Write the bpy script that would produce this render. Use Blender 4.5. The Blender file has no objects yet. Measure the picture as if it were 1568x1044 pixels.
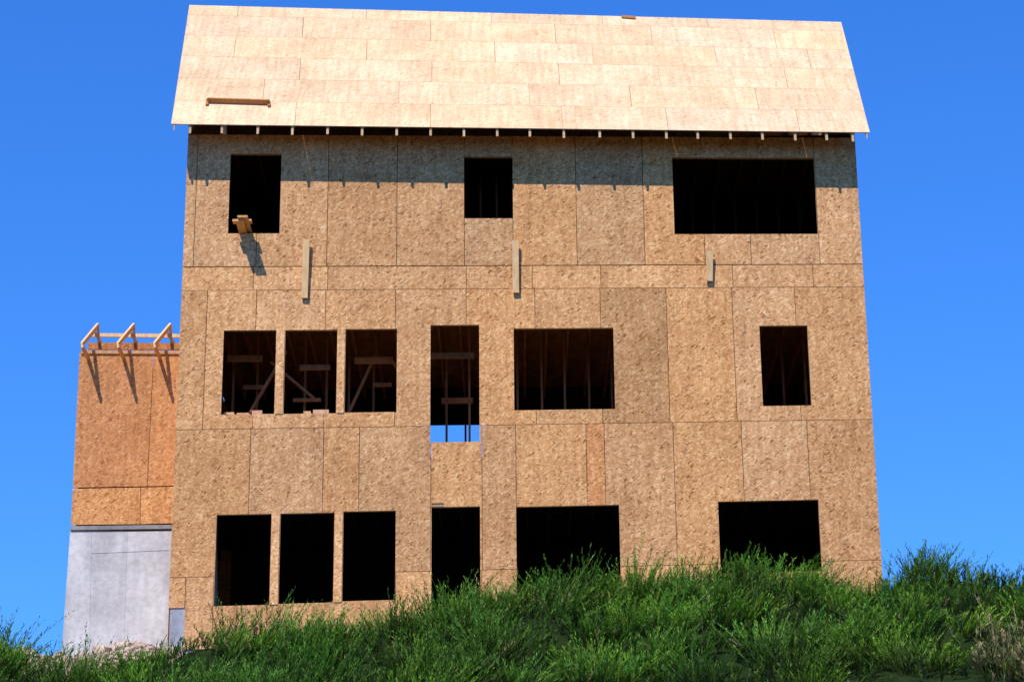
import bpy, math, random, bmesh
import numpy as np
from mathutils import Vector, noise, Matrix
random.seed(7); rng=np.random.default_rng(7)
S=bpy.context.scene
S.view_settings.view_transform='Standard'; S.view_settings.look='None'; S.view_settings.exposure=0
# ------------------------------------------------------------ camera / survey of the facade
TH=math.radians(19.95); RL=0.0105; FPX=3600.0
CAM=Vector((0,-39.2,1.6))
F=Vector((0,math.cos(TH),math.sin(TH))); U0=Vector((0,-math.sin(TH),math.cos(TH))); R0=Vector((1,0,0))
UP=U0*math.cos(RL)+R0*math.sin(RL); RT=R0*math.cos(RL)-U0*math.sin(RL)
def ray(px,py): return F*FPX+RT*(px-784)+UP*(522-py)
def sv(px,py,y=0.0):
    d=ray(px,py); t=(y-CAM.y)/d.y
    return CAM+d*t
cam=bpy.data.cameras.new("camera"); co=bpy.data.objects.new("camera",cam); S.collection.objects.link(co)
M=Matrix((( RT.x,UP.x,-F.x,CAM.x),(RT.y,UP.y,-F.y,CAM.y),(RT.z,UP.z,-F.z,CAM.z),(0,0,0,1)))
co.matrix_world=M; cam.sensor_width=36; cam.lens=36*FPX/1568; cam.clip_end=5000; cam.clip_start=0.1
S.camera=co
# facade homography (u metres, v 0..1 down)
def homog(src,dst):
    A=[];b=[]
    for (x,y),(X,Y) in zip(src,dst):
        A.append([x,y,1,0,0,0,-X*x,-X*y]);b.append(X)
        A.append([0,0,0,x,y,1,-Y*x,-Y*y]);b.append(Y)
    h=np.linalg.solve(np.array(A,float),np.array(b,float)); return np.append(h,1).reshape(3,3)
quadpx=[(288,203),(1309,208),(1351,869),(259,897)]
H=homog([(0,0),(12.1,0),(12.1,1),(0,1)],quadpx); HI=np.linalg.inv(H)
def uv2px(u,v):
    a=H@np.array([u,v,1.0]); return a[0]/a[2],a[1]/a[2]
def px2uv(x,y):
    a=HI@np.array([x,y,1.0]); return a[0]/a[2],a[1]/a[2]
def W(u,v,dy=0.0):
    p=sv(*uv2px(u,v)); return Vector((p.x,p.y+dy,p.z))
# ------------------------------------------------------------ materials
def newmat(name):
    m=bpy.data.materials.new(name); m.use_nodes=True; nt=m.node_tree
    b=nt.nodes['Principled BSDF']; b.inputs['Specular IOR Level'].default_value=0.12
    return m,nt,b
def N(nt,t,**k):
    n=nt.nodes.new(t)
    for a,v in k.items(): setattr(n,a,v)
    return n
def mix(nt,bt,fac,a,b):
    n=N(nt,'ShaderNodeMix',data_type='RGBA',blend_type=bt)
    for s,v in ((n.inputs[0],fac),(n.inputs[6],a),(n.inputs[7],b)):
        if isinstance(v,bpy.types.NodeSocket): nt.links.new(v,s)
        else: s.default_value=v if not isinstance(v,tuple) else (*v,1)
    return n.outputs[2]
def ramp(nt,src,stops):
    r=N(nt,'ShaderNodeValToRGB'); e=r.color_ramp.elements
    e[0].position,e[0].color=stops[0][0],(*stops[0][1],1)
    e[1].position,e[1].color=stops[-1][0],(*stops[-1][1],1)
    for p,c in stops[1:-1]:
        x=e.new(p); x.color=(*c,1)
    nt.links.new(src,r.inputs[0]); return r.outputs[0]
def osb(name,dark,mid,light,flake=1.0,rough=0.9):
    m,nt,b=newmat(name); L=nt.links
    uv=N(nt,'ShaderNodeUVMap'); uv.uv_map='UVMap'
    at=N(nt,'ShaderNodeAttribute',attribute_name='tint')
    off=N(nt,'ShaderNodeVectorMath',operation='SCALE'); L.new(at.outputs['Color'],off.inputs[0]); off.inputs['Scale'].default_value=37.0
    nz=N(nt,'ShaderNodeTexNoise'); nz.inputs['Scale'].default_value=5; nz.inputs['Detail'].default_value=1
    add=N(nt,'ShaderNodeVectorMath',operation='ADD'); L.new(uv.outputs[0],add.inputs[0]); L.new(off.outputs[0],add.inputs[1])
    L.new(add.outputs[0],nz.inputs['Vector'])
    wob=N(nt,'ShaderNodeVectorMath',operation='MULTIPLY_ADD'); L.new(nz.outputs['Color'],wob.inputs[0]); wob.inputs[1].default_value=(.03,.03,0); L.new(add.outputs[0],wob.inputs[2])
    cols=[]
    for ang,sc in ((0.15,(44,15,1)),(-0.5,(60,21,1)),(0.9,(38,15,1)),(1.5,(52,22,1))):
        mp=N(nt,'ShaderNodeMapping'); mp.inputs['Scale'].default_value=tuple(s*flake for s in sc[:2])+(0,)
        r=N(nt,'ShaderNodeVectorRotate',rotation_type='Z_AXIS'); r.inputs['Angle'].default_value=ang
        L.new(wob.outputs[0],r.inputs['Vector']); L.new(r.outputs[0],mp.inputs['Vector'])
        v=N(nt,'ShaderNodeTexVoronoi',voronoi_dimensions='2D'); v.inputs['Scale'].default_value=1; L.new(mp.outputs[0],v.inputs['Vector'])
        sp=N(nt,'ShaderNodeSeparateColor'); L.new(v.outputs['Color'],sp.inputs[0]); cols.append(sp)
    a=mix(nt,'MIX',0.5,cols[0].outputs[0],cols[1].outputs[0])
    g1=N(nt,'ShaderNodeMath',operation='GREATER_THAN'); L.new(cols[2].outputs[1],g1.inputs[0]); g1.inputs[1].default_value=0.66
    a=mix(nt,'MIX',g1.outputs[0],a,cols[2].outputs[0])
    g2=N(nt,'ShaderNodeMath',operation='GREATER_THAN'); L.new(cols[3].outputs[1],g2.inputs[0]); g2.inputs[1].default_value=0.78
    a=mix(nt,'MIX',g2.outputs[0],a,cols[3].outputs[0])
    c=ramp(nt,a,[(0.0,dark),(0.16,tuple(.35*p+.65*q for p,q in zip(dark,mid))),(0.55,mid),(1.0,light)])
    big=N(nt,'ShaderNodeTexNoise'); big.inputs['Scale'].default_value=1.3; big.inputs['Detail'].default_value=5; L.new(add.outputs[0],big.inputs['Vector'])
    bc=ramp(nt,big.outputs[0],[(0.3,(0.88,0.85,0.82)),(0.7,(1.07,1.09,1.1))])
    c=mix(nt,'MULTIPLY',1.0,c,bc)
    ms=N(nt,'ShaderNodeMapping'); ms.inputs['Scale'].default_value=(14,.9,1); L.new(add.outputs[0],ms.inputs['Vector'])
    st=N(nt,'ShaderNodeTexNoise'); st.inputs['Scale'].default_value=1; st.inputs['Detail'].default_value=3; L.new(ms.outputs[0],st.inputs['Vector'])
    sc_=ramp(nt,st.outputs[0],[(0.3,(0.86,0.85,0.84)),(0.6,(1.04,1.04,1.04))])
    c=mix(nt,'MULTIPLY',1.0,c,sc_)
    c=mix(nt,'MULTIPLY',1.0,c,at.outputs['Color'])
    L.new(c,b.inputs['Base Color']); b.inputs['Roughness'].default_value=rough
    return m
M_OSB=osb('osb_wall',(0.30,0.120,0.042),(0.655,0.333,0.140),(0.86,0.52,0.265))
M_OSBR=osb('osb_wing',(0.30,0.11,0.042),(0.56,0.240,0.092),(0.70,0.36,0.165))
M_ROOF=osb('osb_roof',(0.60,0.38,0.21),(0.82,0.56,0.35),(0.88,0.65,0.44),flake=1.0)
def simple(name,c1,c2,scale=(3,30,3),rough=0.8,bump=0.2,detail=5,coords='UV',tint=True,stain=False):
    m,nt,b=newmat(name); L=nt.links
    if coords=='UV':
        uv=N(nt,'ShaderNodeUVMap'); uv.uv_map='UVMap'; src=uv.outputs[0]
    else:
        tc=N(nt,'ShaderNodeTexCoord'); src=tc.outputs['Object']
    mp=N(nt,'ShaderNodeMapping'); mp.inputs['Scale'].default_value=scale; L.new(src,mp.inputs['Vector'])
    nz=N(nt,'ShaderNodeTexNoise'); nz.inputs['Scale'].default_value=1; nz.inputs['Detail'].default_value=detail; L.new(mp.outputs[0],nz.inputs['Vector'])
    c=ramp(nt,nz.outputs[0],[(0.3,c1),(0.7,c2)])
    if stain:
        n2=N(nt,'ShaderNodeTexNoise'); n2.inputs['Scale'].default_value=9; n2.inputs['Detail'].default_value=8; n2.inputs['Roughness'].default_value=.7; L.new(src,n2.inputs['Vector'])
        c=mix(nt,'MULTIPLY',1.0,c,ramp(nt,n2.outputs[0],[(.35,(.82,.81,.81)),(.6,(1.05,1.05,1.06))]))
        m3=N(nt,'ShaderNodeMapping'); m3.inputs['Scale'].default_value=(3,.5,1); L.new(src,m3.inputs['Vector'])
        n3=N(nt,'ShaderNodeTexNoise'); n3.inputs['Scale'].default_value=1; n3.inputs['Detail'].default_value=4; L.new(m3.outputs[0],n3.inputs['Vector'])
        c=mix(nt,'MULTIPLY',1.0,c,ramp(nt,n3.outputs[0],[(.35,(.84,.84,.85)),(.55,(1.04,1.04,1.04))]))
    if tint:
        at=N(nt,'ShaderNodeAttribute',attribute_name='tint'); c=mix(nt,'MULTIPLY',1.0,c,at.outputs['Color'])
    L.new(c,b.inputs['Base Color']); b.inputs['Roughness'].default_value=rough
    bp=N(nt,'ShaderNodeBump'); bp.inputs['Strength'].default_value=bump; bp.inputs['Distance'].default_value=0.01; L.new(nz.outputs[0],bp.inputs['Height']); L.new(bp.outputs[0],b.inputs['Normal'])
    return m
M_PINE=simple('pine_lumber',(0.54,0.34,0.17),(0.72,0.50,0.29),(20,4,4))
M_SHADEW=simple('interior_shaded_timber',(0.02,0.014,0.010),(0.035,0.024,0.018),(6,3,3))  # near-black: the shade inside the rooms is put into the timber colour
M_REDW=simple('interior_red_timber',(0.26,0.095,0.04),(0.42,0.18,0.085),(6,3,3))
M_CONC=simple('concrete',(0.47,0.455,0.45),(0.62,0.60,0.595),(1.3,1.6,1),detail=9,rough=0.9,bump=0.3,stain=True)
M_ROCK=simple('broken_rock',(0.38,0.25,0.18),(0.62,0.46,0.37),(5,5,5),coords='OBJ',detail=8,bump=0.6,tint=False)
# ------------------------------------------------------------ mesh builder
class MB:
    def __init__(s): s.v=[];s.f=[];s.m=[];s.t=[]
    def hexa(s,a,b,mat=0,tint=(1,1,1)):
        i=len(s.v); s.v+= [tuple(p) for p in a]+[tuple(p) for p in b]
        q=[(0,1,2,3),(7,6,5,4),(0,4,5,1),(1,5,6,2),(2,6,7,3),(3,7,4,0)]
        for k in q: s.f.append(tuple(i+j for j in k)); s.m.append(mat); s.t.append(tint)
    def box(s,lo,hi,mat=0,tint=(1,1,1)):
        x0,y0,z0=lo;x1,y1,z1=hi
        s.hexa([(x0,y0,z0),(x1,y0,z0),(x1,y0,z1),(x0,y0,z1)],[(x0,y1,z0),(x1,y1,z0),(x1,y1,z1),(x0,y1,z1)],mat,tint)
    def beam(s,p,q,w,h,mat=0,tint=(1,1,1),side=None):
        p=Vector(p);q=Vector(q);d=(q-p).normalized()
        sd=Vector(side) if side else (Vector((1,0,0)) if abs(d.x)<0.8 else Vector((0,1,0)))
        n=d.cross(sd).normalized(); sd=n.cross(d).normalized()
        a=[p+sd*w/2*i+n*h/2*j for i,j in ((-1,-1),(1,-1),(1,1),(-1,1))]
        b=[x+(q-p) for x in a]; s.hexa(a,b,mat,tint)
    def build(s,name,parent,mats):
        me=bpy.data.meshes.new(name); me.from_pydata(s.v,[],s.f)
        for m in mats: me.materials.append(m)
        me.polygons.foreach_set('material_index',s.m)
        bm=bmesh.new(); bm.from_mesh(me); bmesh.ops.recalc_face_normals(bm,faces=bm.faces); bm.to_mesh(me); bm.free()
        me.update()
        uvs=np.zeros((len(me.loops),2),np.float32); cols=np.ones((len(me.loops),4),np.float32)
        for p in me.polygons:
            n=p.normal; t1=Vector((1,0,0)) if abs(n.x)<0.8 else Vector((0,1,0))
            t2=n.cross(t1).normalized(); t1=t2.cross(n)
            for li in p.loop_indices:
                c=me.vertices[me.loops[li].vertex_index].co
                uvs[li]=(c.dot(t1),c.dot(t2)); cols[li,:3]=s.t[p.index]
        me.uv_layers.new(name='UVMap'); me.uv_layers['UVMap'].data.foreach_set('uv',uvs.ravel())
        me.color_attributes.new('tint','FLOAT_COLOR','CORNER'); me.color_attributes['tint'].data.foreach_set('color',cols.ravel())
        o=bpy.data.objects.new(name,me); S.collection.objects.link(o)
        if parent: o.parent=parent
        return o
def empty(name):
    e=bpy.data.objects.new(name,None); S.collection.objects.link(e); return e
def subtract(r,holes):
    out=[r]
    for h in holes:
        nx=[]
        for (a,b,c,d) in out:
            x0=max(a,h[0]);x1=min(b,h[1]);y0=max(c,h[2]);y1=min(d,h[3])
            if x0>=x1-1e-6 or y0>=y1-1e-6: nx.append((a,b,c,d)); continue
            if a<x0: nx.append((a,x0,c,d))
            if x1<b: nx.append((x1,b,c,d))
            if c<y0: nx.append((x0,x1,c,y0))
            if y1<d: nx.append((x0,x1,y1,d))
        out=nx
    return out
def jit(lo=0.93,hi=1.06,red=0.02):
    g=random.uniform(lo,hi); r=random.uniform(-red,red); return (g*(1+r),g,g*(1-2*r))
house=empty('unfinished_house')
# ------------------------------------------------------------ facade
def rect(x0t,x1t,yt,x0b,x1b,yb,ytr=None,ybr=None):
    ytr=ytr or yt; ybr=ybr or yb
    a=px2uv(x0t,yt);b=px2uv(x1t,ytr);c=px2uv(x1b,ybr);d=px2uv(x0b,yb)
    return ((a[0]+d[0])/2,(b[0]+c[0])/2,(a[1]+b[1])/2,(c[1]+d[1])/2)
win=[rect(353,431,235.5,349,428,357.5),
 rect(711,785,240,710,785,334.5),
 rect(1029,1247,241.5,1033,1252,358.5),
 rect(343,423,505.5,338,420,634),
 rect(437,516,505,434,515,633),
 rect(529,608,503.5,528,607,631),
 rect(659,733,497.5,659,735,676.5),
 rect(786,939,502.5,788,942,628,502,626),
 rect(1163,1237,498.5,1168,1242,621),
 rect(332,416,788,327,412,928,786,925),
 rect(430,512,786,426,510,925,784,921),
 rect(526,606,783,524,605,921,781,917),
 rect(661,735,776,660,736,1000,775,1000),
 rect(790,948,775,792,951,911,773,906),
 rect(1100,1254,768,1103,1258,878,764,874)]
notch=rect(661,680,770,661,680,777)
vt=px2uv(700,170)[1]; vtop=px2uv(700,208)[1]; vA=px2uv(284,408.5)[1]; vB=px2uv(278,445)[1]; vC=px2uv(266,658)[1]; vD=px2uv(259,884)[1]
vE=px2uv(600,985)[1]; vE0=px2uv(259,931)[1]
uL=0.0;uR=12.1
def us(xs,y): return [uL]+[px2uv(x,y)[0] for x in xs]+[uR]
rows=[(vtop,vA,us([300,395,502,608,711,785,882,985,1076,1146,1250],300)),
 (vA,vB,us([388,502,714,815,920,1122,1245],425)),
 (vB,vC,us([314,390,497,605,714,820,921,1023,1125,1222],550)),
 (vC,vD,us([383,495,550,660,738,790,898,926,1032,1137,1238],700)),
 (vD,vE,us([284,327,430,606,738,852,950,1057,1147,1260],900))]
sh=MB(); g=0.005
for ri,(v0,v1,ul) in enumerate(rows):
    dv=0.0006
    for k in range(len(ul)-1):
        t=jit(0.90,1.05,0.045)
        if ri==1: t=jit(1.0,1.10)
        if ri==2 and k==7: t=(0.79,0.78,0.76)
        if ri==3 and k==7: t=(0.97,0.82,0.72)
        if ri==3 and k==11: t=(0.88,0.86,0.84)
        if ri==3 and k==0: t=(0.9,0.89,0.86)
        vv1=v1; vv0=v0+dv
        if ri==1: vv0=v0+0.0014
        if ri==4 and k==0: vv1=vE0
        for (a,b,c,d) in subtract((ul[k]+g,ul[k+1]-g,vv0,vv1-dv),win+[notch]):
            q=[W(a,d),W(b,d),W(b,c),W(a,c)]
            sh.hexa(q,[p+Vector((0,0.012,0)) for p in q],0,t)
for (l,r_) in ((3,4),(4,5),(9,10),(10,11)):
    a,b=win[l][1]+.012,win[r_][0]-.012; c=min(win[l][2],win[r_][2]); d=max(win[l][3],win[r_][3])
    q=[W(a,d,-.015),W(b,d,-.015),W(b,c,-.015),W(a,c,-.015)]; sh.hexa(q,[p+Vector((0,.012,0)) for p in q],0,(1.12,1.15,1.2))
sh.build('wall_sheathing',house,[M_OSB])
fr=MB()
def studbox(a,b,c,d,y0,y1,mat=0,t=(1,1,1)):
    q=[W(a,d,y0),W(b,d,y0),W(b,c,y0),W(a,c,y0)]
    fr.hexa(q,[p+Vector((0,y1-y0,0)) for p in q],mat,t)
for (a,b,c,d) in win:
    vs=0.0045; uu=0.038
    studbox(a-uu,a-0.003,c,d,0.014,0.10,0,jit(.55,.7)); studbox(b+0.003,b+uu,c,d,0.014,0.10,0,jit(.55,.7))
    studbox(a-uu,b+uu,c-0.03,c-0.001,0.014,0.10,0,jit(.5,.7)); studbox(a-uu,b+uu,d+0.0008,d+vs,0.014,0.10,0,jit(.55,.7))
for (va,vb) in ((vtop+.002,vA-0.005),(vB+.005,vC),(vC+.07,vD+0.05)):
    for k in range(21):
        u=0.03+k*0.602
        for (a,b,c,d) in subtract((u-.019,u+.019,va,vb),[(w[0]-.05,w[1]+.05,w[2]-.03,w[3]+.01) for w in win]):
            if d-c>0.01: studbox(a,b,c,d,0.0145,0.10,1,(1,1,1))
fr.build('wall_framing',house,[M_PINE,M_SHADEW])
# ------------------------------------------------------------ roof
OV=-0.6; PITCH=math.radians(50)
eL=sv(262,190,OV); eR=sv(1332,203,OV)
sdir=Vector((0,math.cos(PITCH),math.sin(PITCH))); edir=(eR-eL); nrm=edir.cross(sdir).normalized()
if nrm.z<0: nrm=-nrm
def onplane(px,py):
    d=ray(px,py); t=(eL-CAM).dot(nrm)/d.dot(nrm); return CAM+d*t
rL=onplane(290,8); rR=onplane(1288,34)
def RF(u,v,off=0.0):
    return (eL*(1-u)+eR*u)*(1-v)+(rL*(1-u)+rR*u)*v+nrm*off
rb=[0]+[k/5.5 for k in range(1,6)]+[1.0]
joints=[[453,660,862,1022,1222],[404,612,812,967,1160],[460,663,858,1011,1205],[360,563,760,910,1098,1240],[465,662,853,1000,1188],[365,563,755,925,1085]]
rm=MB()
for i in range(6):
    frac=(rb[i]+rb[i+1])/2; xl=262+28*frac; xr=1332-44*frac
    ul=[0]+[(x-xl)/(xr-xl) for x in joints[i]]+[1]
    for k in range(len(ul)-1):
        a,b=ul[k]+(0.0003 if k else 0),ul[k+1]-(0.0003 if k<len(ul)-2 else 0); c,d=rb[i]+0.0006,rb[i+1]-0.0006
        q=[RF(a,c),RF(b,c),RF(b,d),RF(a,d)]
        t=jit(0.89,1.02,0.025)
        if (i,k)==(0,0): t=(1.01,1.03,1.04)
        rm.hexa([p-nrm*0.016 for p in q],q,0,t)
yr=max(rL.y,rR.y)
DEP=2*yr
q=[RF(0,0),RF(1,0),RF(1,1),RF(0,1)]
mq=[Vector((p.x,2*yr-p.y+0.01,p.z)) for p in q]
mn=Vector((nrm.x,-nrm.y,nrm.z))
rm.hexa([p-mn*0.016 for p in mq],mq,0,(1,1,1))
rm.build('roof_sheathing',house,[M_ROOF])
rf=MB()
tails=[291,340,395,448,502,555,608,660,711,762,812,864,919,970,1021,1069,1119,1168,1218,1266,1306]
for x in tails:
    u=(x-262)/(1332-262)
    p0=RF(u,0.006,-0.018); p1=RF(u,0.99,-0.018); hw=0.021
    xo=Vector((hw,0,0)); p1=Vector((p0.x,p1.y,p1.z)); dz=Vector((0,0,random.uniform(.16,.185)))
    a=[p0-xo,p0+xo,p0+xo-dz,p0-xo-dz]
    b=[p+(p1-p0) for p in a]; rf.hexa(a,b,0,jit(.9,1.1))
    r=[Vector((p.x,2*yr-p.y+.02,p.z)) for p in a]; r2=[Vector((p.x,2*yr-p.y+.02,p.z)) for p in b]; rf.hexa(r,r2,0,(1,1,1))
for u in (0.0045,0.9955):
    p0=RF(u,0.0,-0.018); p1=RF(u,0.99,-0.018); xo=Vector((0.012,0,0))
    a=[p0-xo,p0+xo,p0+xo-Vector((0,0,0.10)),p0-xo-Vector((0,0,0.10))]
    rf.hexa(a,[p+(p1-p0) for p in a],0,(.9,.9,.9))
rf.build('rafters',house,[M_PINE])
# ------------------------------------------------------------ side/back walls, floors
body=MB()
wl_t,wl_b=W(0.0,vt),W(0.0,vE); wr_t,wr_b=W(12.1,vt),W(12.1,vE)
def side(t,b,inward):
    th=Vector((inward*0.012,0,0)); o=Vector((inward*0.002,0,0)); y0=0.0135
    def P(p,y): return Vector((p.x,y,p.z))
    a=[P(b,y0)+o,P(b,DEP)+o,P(t,DEP)+o,P(t,y0)+o]; body.hexa(a,[p+th for p in a],0,(1,1,1))
    zr=rL.z-0.12 if inward>0 else rR.z-0.12
    i=len(body.v); tri=[P(t,y0)+o,P(t,DEP)+o,Vector((t.x,yr,zr))+o]
    body.v+=[tuple(p) for p in tri]+[tuple(p+th) for p in tri]
    for f in ((0,1,2),(5,4,3),(0,3,4,1),(1,4,5,2),(2,5,3,0)):
        body.f.append(tuple(i+j for j in f)); body.m.append(0); body.t.append((1,1,1))
side(wl_t,wl_b,1); side(wr_t,wr_b,-1)
X0=max(wl_t.x,wl_b.x)+.04; X1=min(wr_t.x,wr_b.x)-.04
ztop=wl_t.z-0.02
def bp(px,py,y): p=sv(px,py,y); return p.x,p.z
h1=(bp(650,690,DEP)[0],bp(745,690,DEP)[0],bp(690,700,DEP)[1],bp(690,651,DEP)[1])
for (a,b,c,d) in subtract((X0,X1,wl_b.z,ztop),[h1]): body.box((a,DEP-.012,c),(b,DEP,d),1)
for px in (684,713):
    x=bp(px,670,DEP)[0]; body.box((x-.02,DEP-.11,h1[2]),(x+.02,DEP-.02,h1[3]),2)
f_top=W(4,px2uv(600,425)[1]).z; f_mid=W(4,px2uv(600,700)[1]).z; f_at=W(4,px2uv(600,212)[1]).z
for z,m in ((f_top,2),(f_mid,1),(f_at+.03,1)):
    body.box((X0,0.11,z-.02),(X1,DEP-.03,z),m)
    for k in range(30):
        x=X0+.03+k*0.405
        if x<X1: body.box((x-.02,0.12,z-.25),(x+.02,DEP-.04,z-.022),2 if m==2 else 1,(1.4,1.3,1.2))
body.box((X0,0.12,f_mid+.003),(X1,DEP-.04,f_mid+.015),3)   # pale subfloor sheet, added to bounce sunlight into the middle storey
body.box((X0,0.11,wl_b.z),(X1,DEP-.03,wl_b.z+.1),1)
for k in range(26):
    x=X0+0.25+k*0.44+random.uniform(-.05,.05)
    if x<X1: body.box((x-.02,1.7,f_mid+.02),(x+.02,1.79,f_top-.27),2,jit(.6,1.2))
for (xa,za,xb,zb,y) in ((-4.9,.8,-4.1,2.3,.9),(-3.1,1.0,-2.5,2.4,1.4),(-4.4,2.2,-3.6,1.5,1.2),(-1.6,1.2,-2.2,2.2,1.1)):
    body.beam((xa,y,f_mid+za),(xb,y,f_mid+zb),.04,.09,2,(1.2,1.15,1.1))
for (px,py,w_,y,t) in ((375,550,55,1.2,1.3),(482,563,48,1.0,1.0),(572,553,60,1.3,1.5),(692,545,70,.9,1.1),(700,614,50,2.2,1.3),(388,592,32,1.5,1.0),(470,611,44,1.5,1.4),(585,588,30,1.5,.9)):
    p=sv(px,py,y); h=w_/86/2; body.box((p.x-h,y,p.z-.04),(p.x+h,y+.04,p.z+random.uniform(.02,.09)),2,(t,t*.96,t*.93))
for k in range(7):
    body.box((X1-3.2+k*.41-.02,2.2,f_top+.002),(X1-3.2+k*.41+.02,2.3,f_at-.25),1)
    body.box((X0+5+k*.3-.02,1.2,f_top+.002),(X0+5+k*.3+.02,1.3,f_at-.25),2,(.5,.5,.5))
rr=random.Random(9)
for wi in (3,4,5):
    a,b,c,d=win[wi]; x=W(a,d).x+.03; x1=W(b,d).x-.03; zs=W((a+b)/2,d).z
    while x<x1:
        w_=rr.uniform(.08,.3); h=rr.choice([.03,.05,.09,.12])
        if rr.random()<.75: body.box((x,.13+rr.uniform(0,.1),zs-.2),(min(x+w_,x1),.42,zs+h),4,(1,rr.uniform(.75,.9),rr.uniform(.75,.95)))
        x+=w_+rr.uniform(.01,.08)
body.build('house_body',house,[M_OSB,M_SHADEW,M_REDW,M_PINE,M_PINE])
fd=MB(); zf=W(0,vE0).z+.03
fd.hexa([(wl_b.x+.03,0.018,8.0),(wr_b.x-.03,0.018,8.0),(wr_b.x-.03,0.018,zf-.6),(wl_b.x+.03,0.018,zf)],
        [(wl_b.x+.03,DEP,8.0),(wr_b.x-.03,DEP,8.0),(wr_b.x-.03,DEP,zf-.6),(wl_b.x+.03,DEP,zf)],0,(.7,.74,.84))
fd.build('foundation',house,[M_CONC])
cl=MB()
for (xt,yt,xb,yb) in ((470,370,466.5,458),(789,372,790,450),(1086,388,1086,432)):
    p=sv(xt,yt,0); q=sv(xb,yb,0)
    cl.beam(Vector((p.x,-.10,p.z)),Vector((q.x,-.05,q.z)),0.115,0.038,0,(1.1,1.06,.95),side=(1,0,0))
cl.build('wall_cleats',house,[M_PINE])
lp=empty('lumber_plank'); bd=MB()
p=sv(371,357,0)
bd.box((p.x-.06,-0.55,p.z+.002),(p.x+.08,0.6,p.z+.045),0,(1.05,.85,.6))
bd.box((p.x-.02,-0.62,p.z+.047),(p.x+.16,0.5,p.z+.085),0,(.95,.75,.5))
bd.box((p.x-.14,-0.35,p.z+.088),(p.x+.2,-0.21,p.z+.126),0,(1.1,.9,.65))
bd.build('board',lp,[M_PINE])
lp2=empty('lumber_plank'); bd=MB()
a=onplane(318,158)+nrm*.06; b=onplane(413,161)+nrm*.06
bd.beam(a,b,.09,.04,0,(.75,.5,.36),side=tuple(nrm))
a2=onplane(324,155)+nrm*.02; b2=onplane(409,157)+nrm*.02
bd.beam(a2,b2,.03,.05,0,(.6,.45,.32),side=tuple(nrm))
bd.beam(onplane(318,154)+nrm*.02,onplane(317,163)+nrm*.02,.04,.05,0,(.6,.42,.3),side=tuple(nrm))
bd.beam(onplane(411,155)+nrm*.02,onplane(412,165)+nrm*.02,.04,.05,0,(.6,.42,.3),side=tuple(nrm))
bd.build('board',lp2,[M_PINE])
lp3=empty('lumber_plank'); bd=MB()
bd.beam(onplane(952,28)+nrm*.03,onplane(973,29.5)+nrm*.03,.04,.05,0,(.7,.5,.35)); bd.build('board',lp3,[M_PINE])
# ------------------------------------------------------------ wing (set back on the left)
YW=2.0
wg=MB()
def wq(pts,mat,t,y=YW,th=.012):
    q=[sv(px,py,y) for px,py in pts]; wg.hexa(q,[p+Vector((0,th,0)) for p in q],mat,t)
for (pts,m,t) in (([(111.5,746),(225,744),(235,541),(122,540)],0,(1,1,1)),
                  ([(225.8,744),(330,742),(330,541),(235.8,541)],0,(1.06,1.05,1.0)),
                  ([(108.5,803),(214,802),(215,746),(111.3,748)],1,(.98,.88,.77)),
                  ([(214.8,802),(330,799),(330,743.5),(215.8,746)],1,(.96,.86,.75))): wq(pts,m,t)
for (pts,t) in (([(90,1060),(136,1060),(140.2,813),(107.5,813)],(1.0,1.0,1.0)),([(136.25,1060),(187.3,1060),(195.2,813),(140.45,813)],(.98,.98,.98)),([(187.55,1060),(330,1060),(330,811),(195.45,813)],(1.02,1.02,1.02))):
    wq(pts,2,t,YW+.01,.25)
wq([(107.5,811),(330,808),(330,802),(108,805)],2,(.5,.48,.47),YW-.02,.3)
wq([(140,847),(258,842),(258,841.2),(140,846.2)],2,(.85,.85,.85),YW+.004,.02)
tl=sv(122,540,YW); bl=sv(97,985,YW); xr=W(0,.5).x+.3; xa=max(tl.x,bl.x)+.03
wg.box((xa,YW+.27,8),(xa+.03,YW+4,tl.z-.02),0)
wg.box((xa,YW+4,8),(xr,YW+4.02,tl.z-.02),0)
wg.box((xa+.03,YW+.03,tl.z-.3),(xr,YW+3.95,tl.z-.28),0)
wq([(124,541),(330,542),(330,537),(124,536)],3,(.85,.7,.55),YW-.03,.04)
for x in (135,190,246,301):
    dx=x-135
    toe=sv(125+dx,528,YW-.55); peak=sv(150+dx,498,YW+.3)
    wg.beam(toe,peak,.04,.09,3,(1.2,1.18,1.18))
    wg.beam(peak,sv(152+dx,536,YW+.35),.04,.06,3,(1.1,1.1,1.1))
    wg.beam(sv(146+dx,511,YW+.2),sv(164+dx,540,YW+2.0),.04,.05,3,(1,1,1))
    t0=sv(126+dx,531,YW-.6); wg.beam(t0,Vector((t0.x,YW+1.5,t0.z)),.04,.09,3,(1,.9,.8))
    wg.beam(t0+Vector((0,0,-.03)),toe+Vector((0,0,.03)),.03,.05,3,(1,1,1))
p=sv(135,513,YW+.6);q=sv(330,515,YW+.6); wg.beam(p,q,.04,.07,3,(1.2,1.18,1.18),side=(0,1,0))
p=sv(135,530,YW+.3);q=sv(330,531,YW+.3); wg.beam(p,q,.04,.13,0,(.9,.8,.7),side=(0,1,0))
wg.build('wing',house,[M_OSBR,M_OSB,M_CONC,M_PINE])
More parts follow.
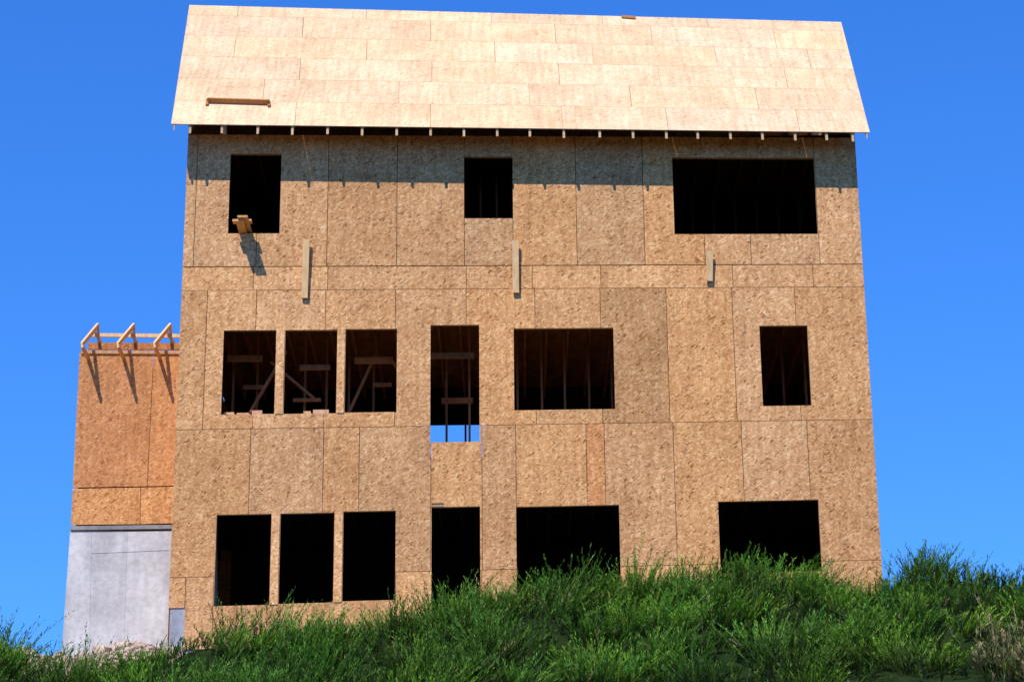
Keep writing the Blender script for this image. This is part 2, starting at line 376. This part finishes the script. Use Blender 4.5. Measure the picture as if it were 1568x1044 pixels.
# ------------------------------------------------------------ terrain
YC=-8.0
tips=[(-200,978),(0,980),(60,1000),(150,1018),(215,1006),(260,992),(320,970),(460,952),(560,955),(640,940),(700,902),(790,905),(870,890),(950,902),(1020,882),(1150,872),(1250,884),(1330,888),(1400,868),(1500,866),(1568,870),(1800,880)]
cx=[];cz=[]
for x,y in tips:
    p=sv(x,y+38,YC); cx.append(p.x); cz.append(p.z)
cx=[-60,-25]+cx+[25,60]; cz=[7.0,8.0]+cz+[8.5,7.5]
ZB=9.55
def sst(t): t=np.clip(t,0,1); return t*t*(3-2*t)
def terrain(x,y):
    x=np.asarray(x,float);y=np.asarray(y,float)
    c=np.interp(x,cx,cz)
    t=np.clip((YC-y)/16.5,0,1)
    front=c-(c)*np.where(t<1,(t+ -0.035*(1-np.exp(-t*30)))*1.0,1.0)
    front=np.clip(front,0,None)
    back=c+(ZB-c)*sst((y-YC)/5.5)
    far=1-sst((np.abs(x)-40)/60)
    z=np.where(y<YC,front,back)
    z=z+0.12*np.sin(x*1.9+y*1.1)*np.sin(y*1.7-x*.6)*sst((y+23)/5)*(1-sst((y-YC+.3)/1.5))
    z=z+0.05*np.sin(x*4.3+1)*np.cos(y*3.9+x)*sst((y+23)/5)*(1-sst((y+5)/3))
    z=z+0.30*np.exp(-((x+6.05)/.55)**2-((y+2.2)/1.0)**2)
    z=z*far
    return z*(1-sst((y-25)/60))
xs=np.concatenate([np.linspace(-2500,-60,14),np.linspace(-50,-14,30),np.linspace(-13.8,13.8,180),np.linspace(14,50,30),np.linspace(60,2500,14)])
ys=np.concatenate([np.linspace(-2500,-80,10),np.linspace(-60,-24,12),np.linspace(-23.5,0,150),np.linspace(1,90,60),np.linspace(100,2500,12)])
GX,GY=np.meshgrid(xs,ys); GZ=terrain(GX,GY)
vs=np.stack([GX,GY,GZ],-1).reshape(-1,3); nx,ny=len(xs),len(ys)
idx=np.arange(nx*ny).reshape(ny,nx)
fc=np.stack([idx[:-1,:-1],idx[:-1,1:],idx[1:,1:],idx[1:,:-1]],-1).reshape(-1,4)
me=bpy.data.meshes.new('ground'); me.from_pydata(vs.tolist(),[],fc.tolist()); me.polygons.foreach_set('use_smooth',[True]*len(me.polygons))
m,nt,b=newmat('ground_soil'); L=nt.links
tc=N(nt,'ShaderNodeTexCoord'); sp=N(nt,'ShaderNodeSeparateXYZ'); L.new(tc.outputs['Object'],sp.inputs[0])
nz=N(nt,'ShaderNodeTexNoise'); nz.inputs['Scale'].default_value=7; nz.inputs['Detail'].default_value=8; L.new(tc.outputs['Object'],nz.inputs['Vector'])
soil=ramp(nt,nz.outputs[0],[(.3,(.30,.21,.15)),(.7,(.48,.36,.28))]); dsoil=ramp(nt,nz.outputs[0],[(.3,(.06,.05,.03)),(.7,(.13,.10,.065))])
grn=ramp(nt,nz.outputs[0],[(.3,(.006,.014,.003)),(.7,(.018,.035,.007))])
mx=N(nt,'ShaderNodeMapRange'); mx.inputs[1].default_value=-5.2; mx.inputs[2].default_value=-4.0; L.new(sp.outputs[0],mx.inputs[0])
soil=mix(nt,'MIX',mx.outputs[0],soil,dsoil)  # hidden soil behind the crest, darkened to cut light bounced onto the wall
mr=N(nt,'ShaderNodeMapRange'); mr.inputs[1].default_value=-7.6; mr.inputs[2].default_value=-6.6; L.new(sp.outputs[1],mr.inputs[0])
mr2=N(nt,'ShaderNodeMapRange'); mr2.inputs[1].default_value=25; mr2.inputs[2].default_value=14; L.new(sp.outputs[1],mr2.inputs[0])
mm=N(nt,'ShaderNodeMath',operation='MULTIPLY'); L.new(mr.outputs[0],mm.inputs[0]); L.new(mr2.outputs[0],mm.inputs[1])
L.new(mix(nt,'MIX',mm.outputs[0],grn,soil),b.inputs['Base Color']); b.inputs['Roughness'].default_value=1
me.materials.append(m); go=bpy.data.objects.new('ground',me); S.collection.objects.link(go)
# ------------------------------------------------------------ grass
def grass(name,n,xr_,yr_,Lr,leafn,seed):
    r=np.random.default_rng(seed)
    x=r.uniform(*xr_,n); y=r.uniform(*yr_,n)
    cn=260; kx=r.uniform(*xr_,cn); ky=r.uniform(*yr_,cn)
    j=r.integers(0,cn,n); sel=r.random(n)<0.68
    x=np.where(sel,kx[j]+r.normal(0,.13,n),x); y=np.where(sel,ky[j]+r.normal(0,.13,n),y)
    keep=~((x>-6.9)&(x<-5.4)&(y>-7.8))&(y<-6.9)
    x,y,j,sel=x[keep],y[keep],j[keep],sel[keep]; n=len(x)
    z=terrain(x,y)-0.02
    base=np.stack([x,y,z],-1)
    cl=np.stack([r.normal(.10,.25,cn),r.normal(-.05,.18,cn)],-1)[j]
    lean=np.stack([r.normal(0,.17,n)+cl[:,0],r.normal(-.08,.17,n)+cl[:,1],np.ones(n)],-1)
    out=np.stack([x-kx[j],y-ky[j],np.zeros(n)],-1)*2.6
    lean+=np.where(sel[:,None],out,0); lean/=np.linalg.norm(lean,axis=1)[:,None]
    cs=r.uniform(.6,1.5,cn)[j]; cs=np.where(sel,cs,.6)
    L_=r.uniform(*Lr,n)*cs
    tall=r.random(n)<.04; L_=np.where(tall,L_*1.4,L_)
    droop=np.stack([r.normal(.10,.12,n),r.normal(0,.12,n),-r.uniform(0,.15,n)],-1)
    az=r.uniform(0,2*np.pi,n); w=np.stack([np.cos(az),np.sin(az),np.zeros(n)],-1)
    def P(t): return base[:,None,:]+(lean*L_[:,None])[:,None,:]*t[...,None]+(droop*L_[:,None])[:,None,:]*(t**2)[...,None]
    T=np.tile(np.linspace(0,1,5),(n,1)); C=P(T)
    ww=np.array([.005,.0045,.004,.0032,.0014])
    A=C-w[:,None,:]*ww[None,:,None]; B=C+w[:,None,:]*ww[None,:,None]
    sv_=np.stack([A,B],2).reshape(-1,3)
    sb=(np.arange(n)*10)[:,None]; k=np.arange(4)[None,:]*2
    sf=np.stack([sb+k,sb+k+1,sb+k+3,sb+k+2],-1).reshape(-1,4)
    m_=leafn
    t=np.linspace(.12,1,m_)[None,:]+r.uniform(-.03,.03,(n,m_)); t=np.clip(t,0,1)
    LC=P(t); a=r.uniform(0,2*np.pi,(n,m_)); rad=np.stack([np.cos(a),np.sin(a),np.zeros_like(a)],-1)
    ll=r.uniform(.07,.15,(n,m_))*(1.15-.75*t)
    dr=lean[:,None,:]*r.uniform(.8,1.6,(n,m_))[...,None]+rad*.55; dr/=np.linalg.norm(dr,axis=2)[...,None]
    tip=LC+dr*ll[...,None]
    sw=np.cross(dr,r.normal(0,1,(n,m_,3))); sw/=np.linalg.norm(sw,axis=2)[...,None]; sw*=.006
    mid=LC+dr*(ll*.35)[...,None]
    q=np.stack([LC,mid-sw,tip,mid+sw],2).reshape(-1,3); off=len(sv_)
    lf=(off+np.arange(n*m_*4)).reshape(-1,4)
    V=np.concatenate([sv_,q]); Fc=np.concatenate([sf,lf])
    br=r.uniform(.65,1.3,n)*np.where(sel,r.uniform(.55,1.35,cn)[j],.5)
    hue=r.uniform(0,1,n)*.5+.5*r.uniform(0,1,cn)[j]
    col=np.stack([.065+.115*hue,.215+.075*hue,.015+.010*(1-hue)],-1)*br[:,None]
    dry=(r.random(n)<np.where((x>5.4)&(y<-11.0),.6,.008)); col[dry]=np.array([.40,.32,.15])*r.uniform(.7,1.1,(dry.sum(),1))
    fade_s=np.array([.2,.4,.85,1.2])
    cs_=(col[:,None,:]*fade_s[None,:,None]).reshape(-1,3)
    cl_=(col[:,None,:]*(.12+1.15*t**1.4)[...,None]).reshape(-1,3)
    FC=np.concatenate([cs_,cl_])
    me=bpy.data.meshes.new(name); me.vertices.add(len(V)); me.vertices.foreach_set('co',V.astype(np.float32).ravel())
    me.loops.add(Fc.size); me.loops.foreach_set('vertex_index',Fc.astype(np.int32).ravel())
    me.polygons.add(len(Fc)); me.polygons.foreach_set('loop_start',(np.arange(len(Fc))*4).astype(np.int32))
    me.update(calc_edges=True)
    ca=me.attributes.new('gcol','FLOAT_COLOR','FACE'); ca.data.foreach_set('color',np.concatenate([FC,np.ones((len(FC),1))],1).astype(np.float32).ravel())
    me.materials.append(M_GR); o=bpy.data.objects.new(name,me); S.collection.objects.link(o); print(name,n,len(Fc)); return o
M_GR,nt,b=newmat('grass_blades'); L=nt.links
at=N(nt,'ShaderNodeAttribute',attribute_name='gcol'); L.new(at.outputs['Color'],b.inputs['Base Color']); b.inputs['Roughness'].default_value=.5; b.inputs['Specular IOR Level'].default_value=.25
tr=N(nt,'ShaderNodeBsdfTranslucent'); tcol=mix(nt,'MULTIPLY',1.0,at.outputs['Color'],(1.4,1.6,.4)); L.new(tcol,tr.inputs[0])
ms=N(nt,'ShaderNodeMixShader'); ms.inputs[0].default_value=.25; L.new(b.outputs[0],ms.inputs[1]); L.new(tr.outputs[0],ms.inputs[2])
L.new(ms.outputs[0],nt.nodes['Material Output'].inputs[0])
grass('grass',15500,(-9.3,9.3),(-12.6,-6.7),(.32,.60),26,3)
# ------------------------------------------------------------ rubble
bm=bmesh.new(); rr=random.Random(4)
for i in range(200):
    if i%2: x=rr.gauss(-6.05,.4); yy=rr.gauss(-2.4,.7)
    else: yy=rr.uniform(-5.5,-1.5); x=sv(rr.uniform(35,285),985,yy).x
    z=float(terrain(x,yy)); s=rr.uniform(.03,.08)*(2.0 if rr.random()<.1 else 1)
    ret=bmesh.ops.create_icosphere(bm,subdivisions=2,radius=1)
    sc=Vector((s*rr.uniform(.8,1.7),s*rr.uniform(.8,1.3),s*rr.uniform(.5,1)))
    o=Vector((rr.random()*50,rr.random()*50,0)); rot=Matrix.Rotation(rr.uniform(0,6),3,'Z')@Matrix.Rotation(rr.uniform(-.5,.5),3,'X')
    for v in ret['verts']:
        c=v.co.copy(); k=1+.45*noise.noise(c*1.3+o); c=Vector((max(-.75,min(.75,c.x)),max(-.8,min(.8,c.y)),max(-.7,min(.7,c.z))))*k
        v.co=rot@Vector((c.x*sc.x,c.y*sc.y,c.z*sc.z))+Vector((x,yy,z+s*.25))
me=bpy.data.meshes.new('rubble_pile'); bm.to_mesh(me); bm.free(); me.materials.append(M_ROCK)
ro=bpy.data.objects.new('rubble_pile',me); S.collection.objects.link(ro)
# ------------------------------------------------------------ sky + sun
sun_dir=Vector((0.29,0.60,-0.85)).normalized()
ld=bpy.data.lights.new('sun','SUN'); ld.energy=5.0; ld.angle=math.radians(.53); ld.color=(1,.96,.90)
lo=bpy.data.objects.new('sun',ld); S.collection.objects.link(lo); lo.rotation_euler=sun_dir.to_track_quat('-Z','Y').to_euler(); lo.location=(0,0,60)
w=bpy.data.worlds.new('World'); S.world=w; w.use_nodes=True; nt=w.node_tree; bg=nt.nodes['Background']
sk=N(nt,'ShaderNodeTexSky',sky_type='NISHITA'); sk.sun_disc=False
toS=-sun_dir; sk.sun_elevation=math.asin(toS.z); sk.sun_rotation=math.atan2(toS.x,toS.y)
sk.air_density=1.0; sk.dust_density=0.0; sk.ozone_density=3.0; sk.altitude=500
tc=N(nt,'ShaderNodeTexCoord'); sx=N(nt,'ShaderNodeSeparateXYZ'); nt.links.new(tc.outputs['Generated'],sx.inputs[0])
# sky tint, darkened towards the unseen zenith to lower ambient light in shade
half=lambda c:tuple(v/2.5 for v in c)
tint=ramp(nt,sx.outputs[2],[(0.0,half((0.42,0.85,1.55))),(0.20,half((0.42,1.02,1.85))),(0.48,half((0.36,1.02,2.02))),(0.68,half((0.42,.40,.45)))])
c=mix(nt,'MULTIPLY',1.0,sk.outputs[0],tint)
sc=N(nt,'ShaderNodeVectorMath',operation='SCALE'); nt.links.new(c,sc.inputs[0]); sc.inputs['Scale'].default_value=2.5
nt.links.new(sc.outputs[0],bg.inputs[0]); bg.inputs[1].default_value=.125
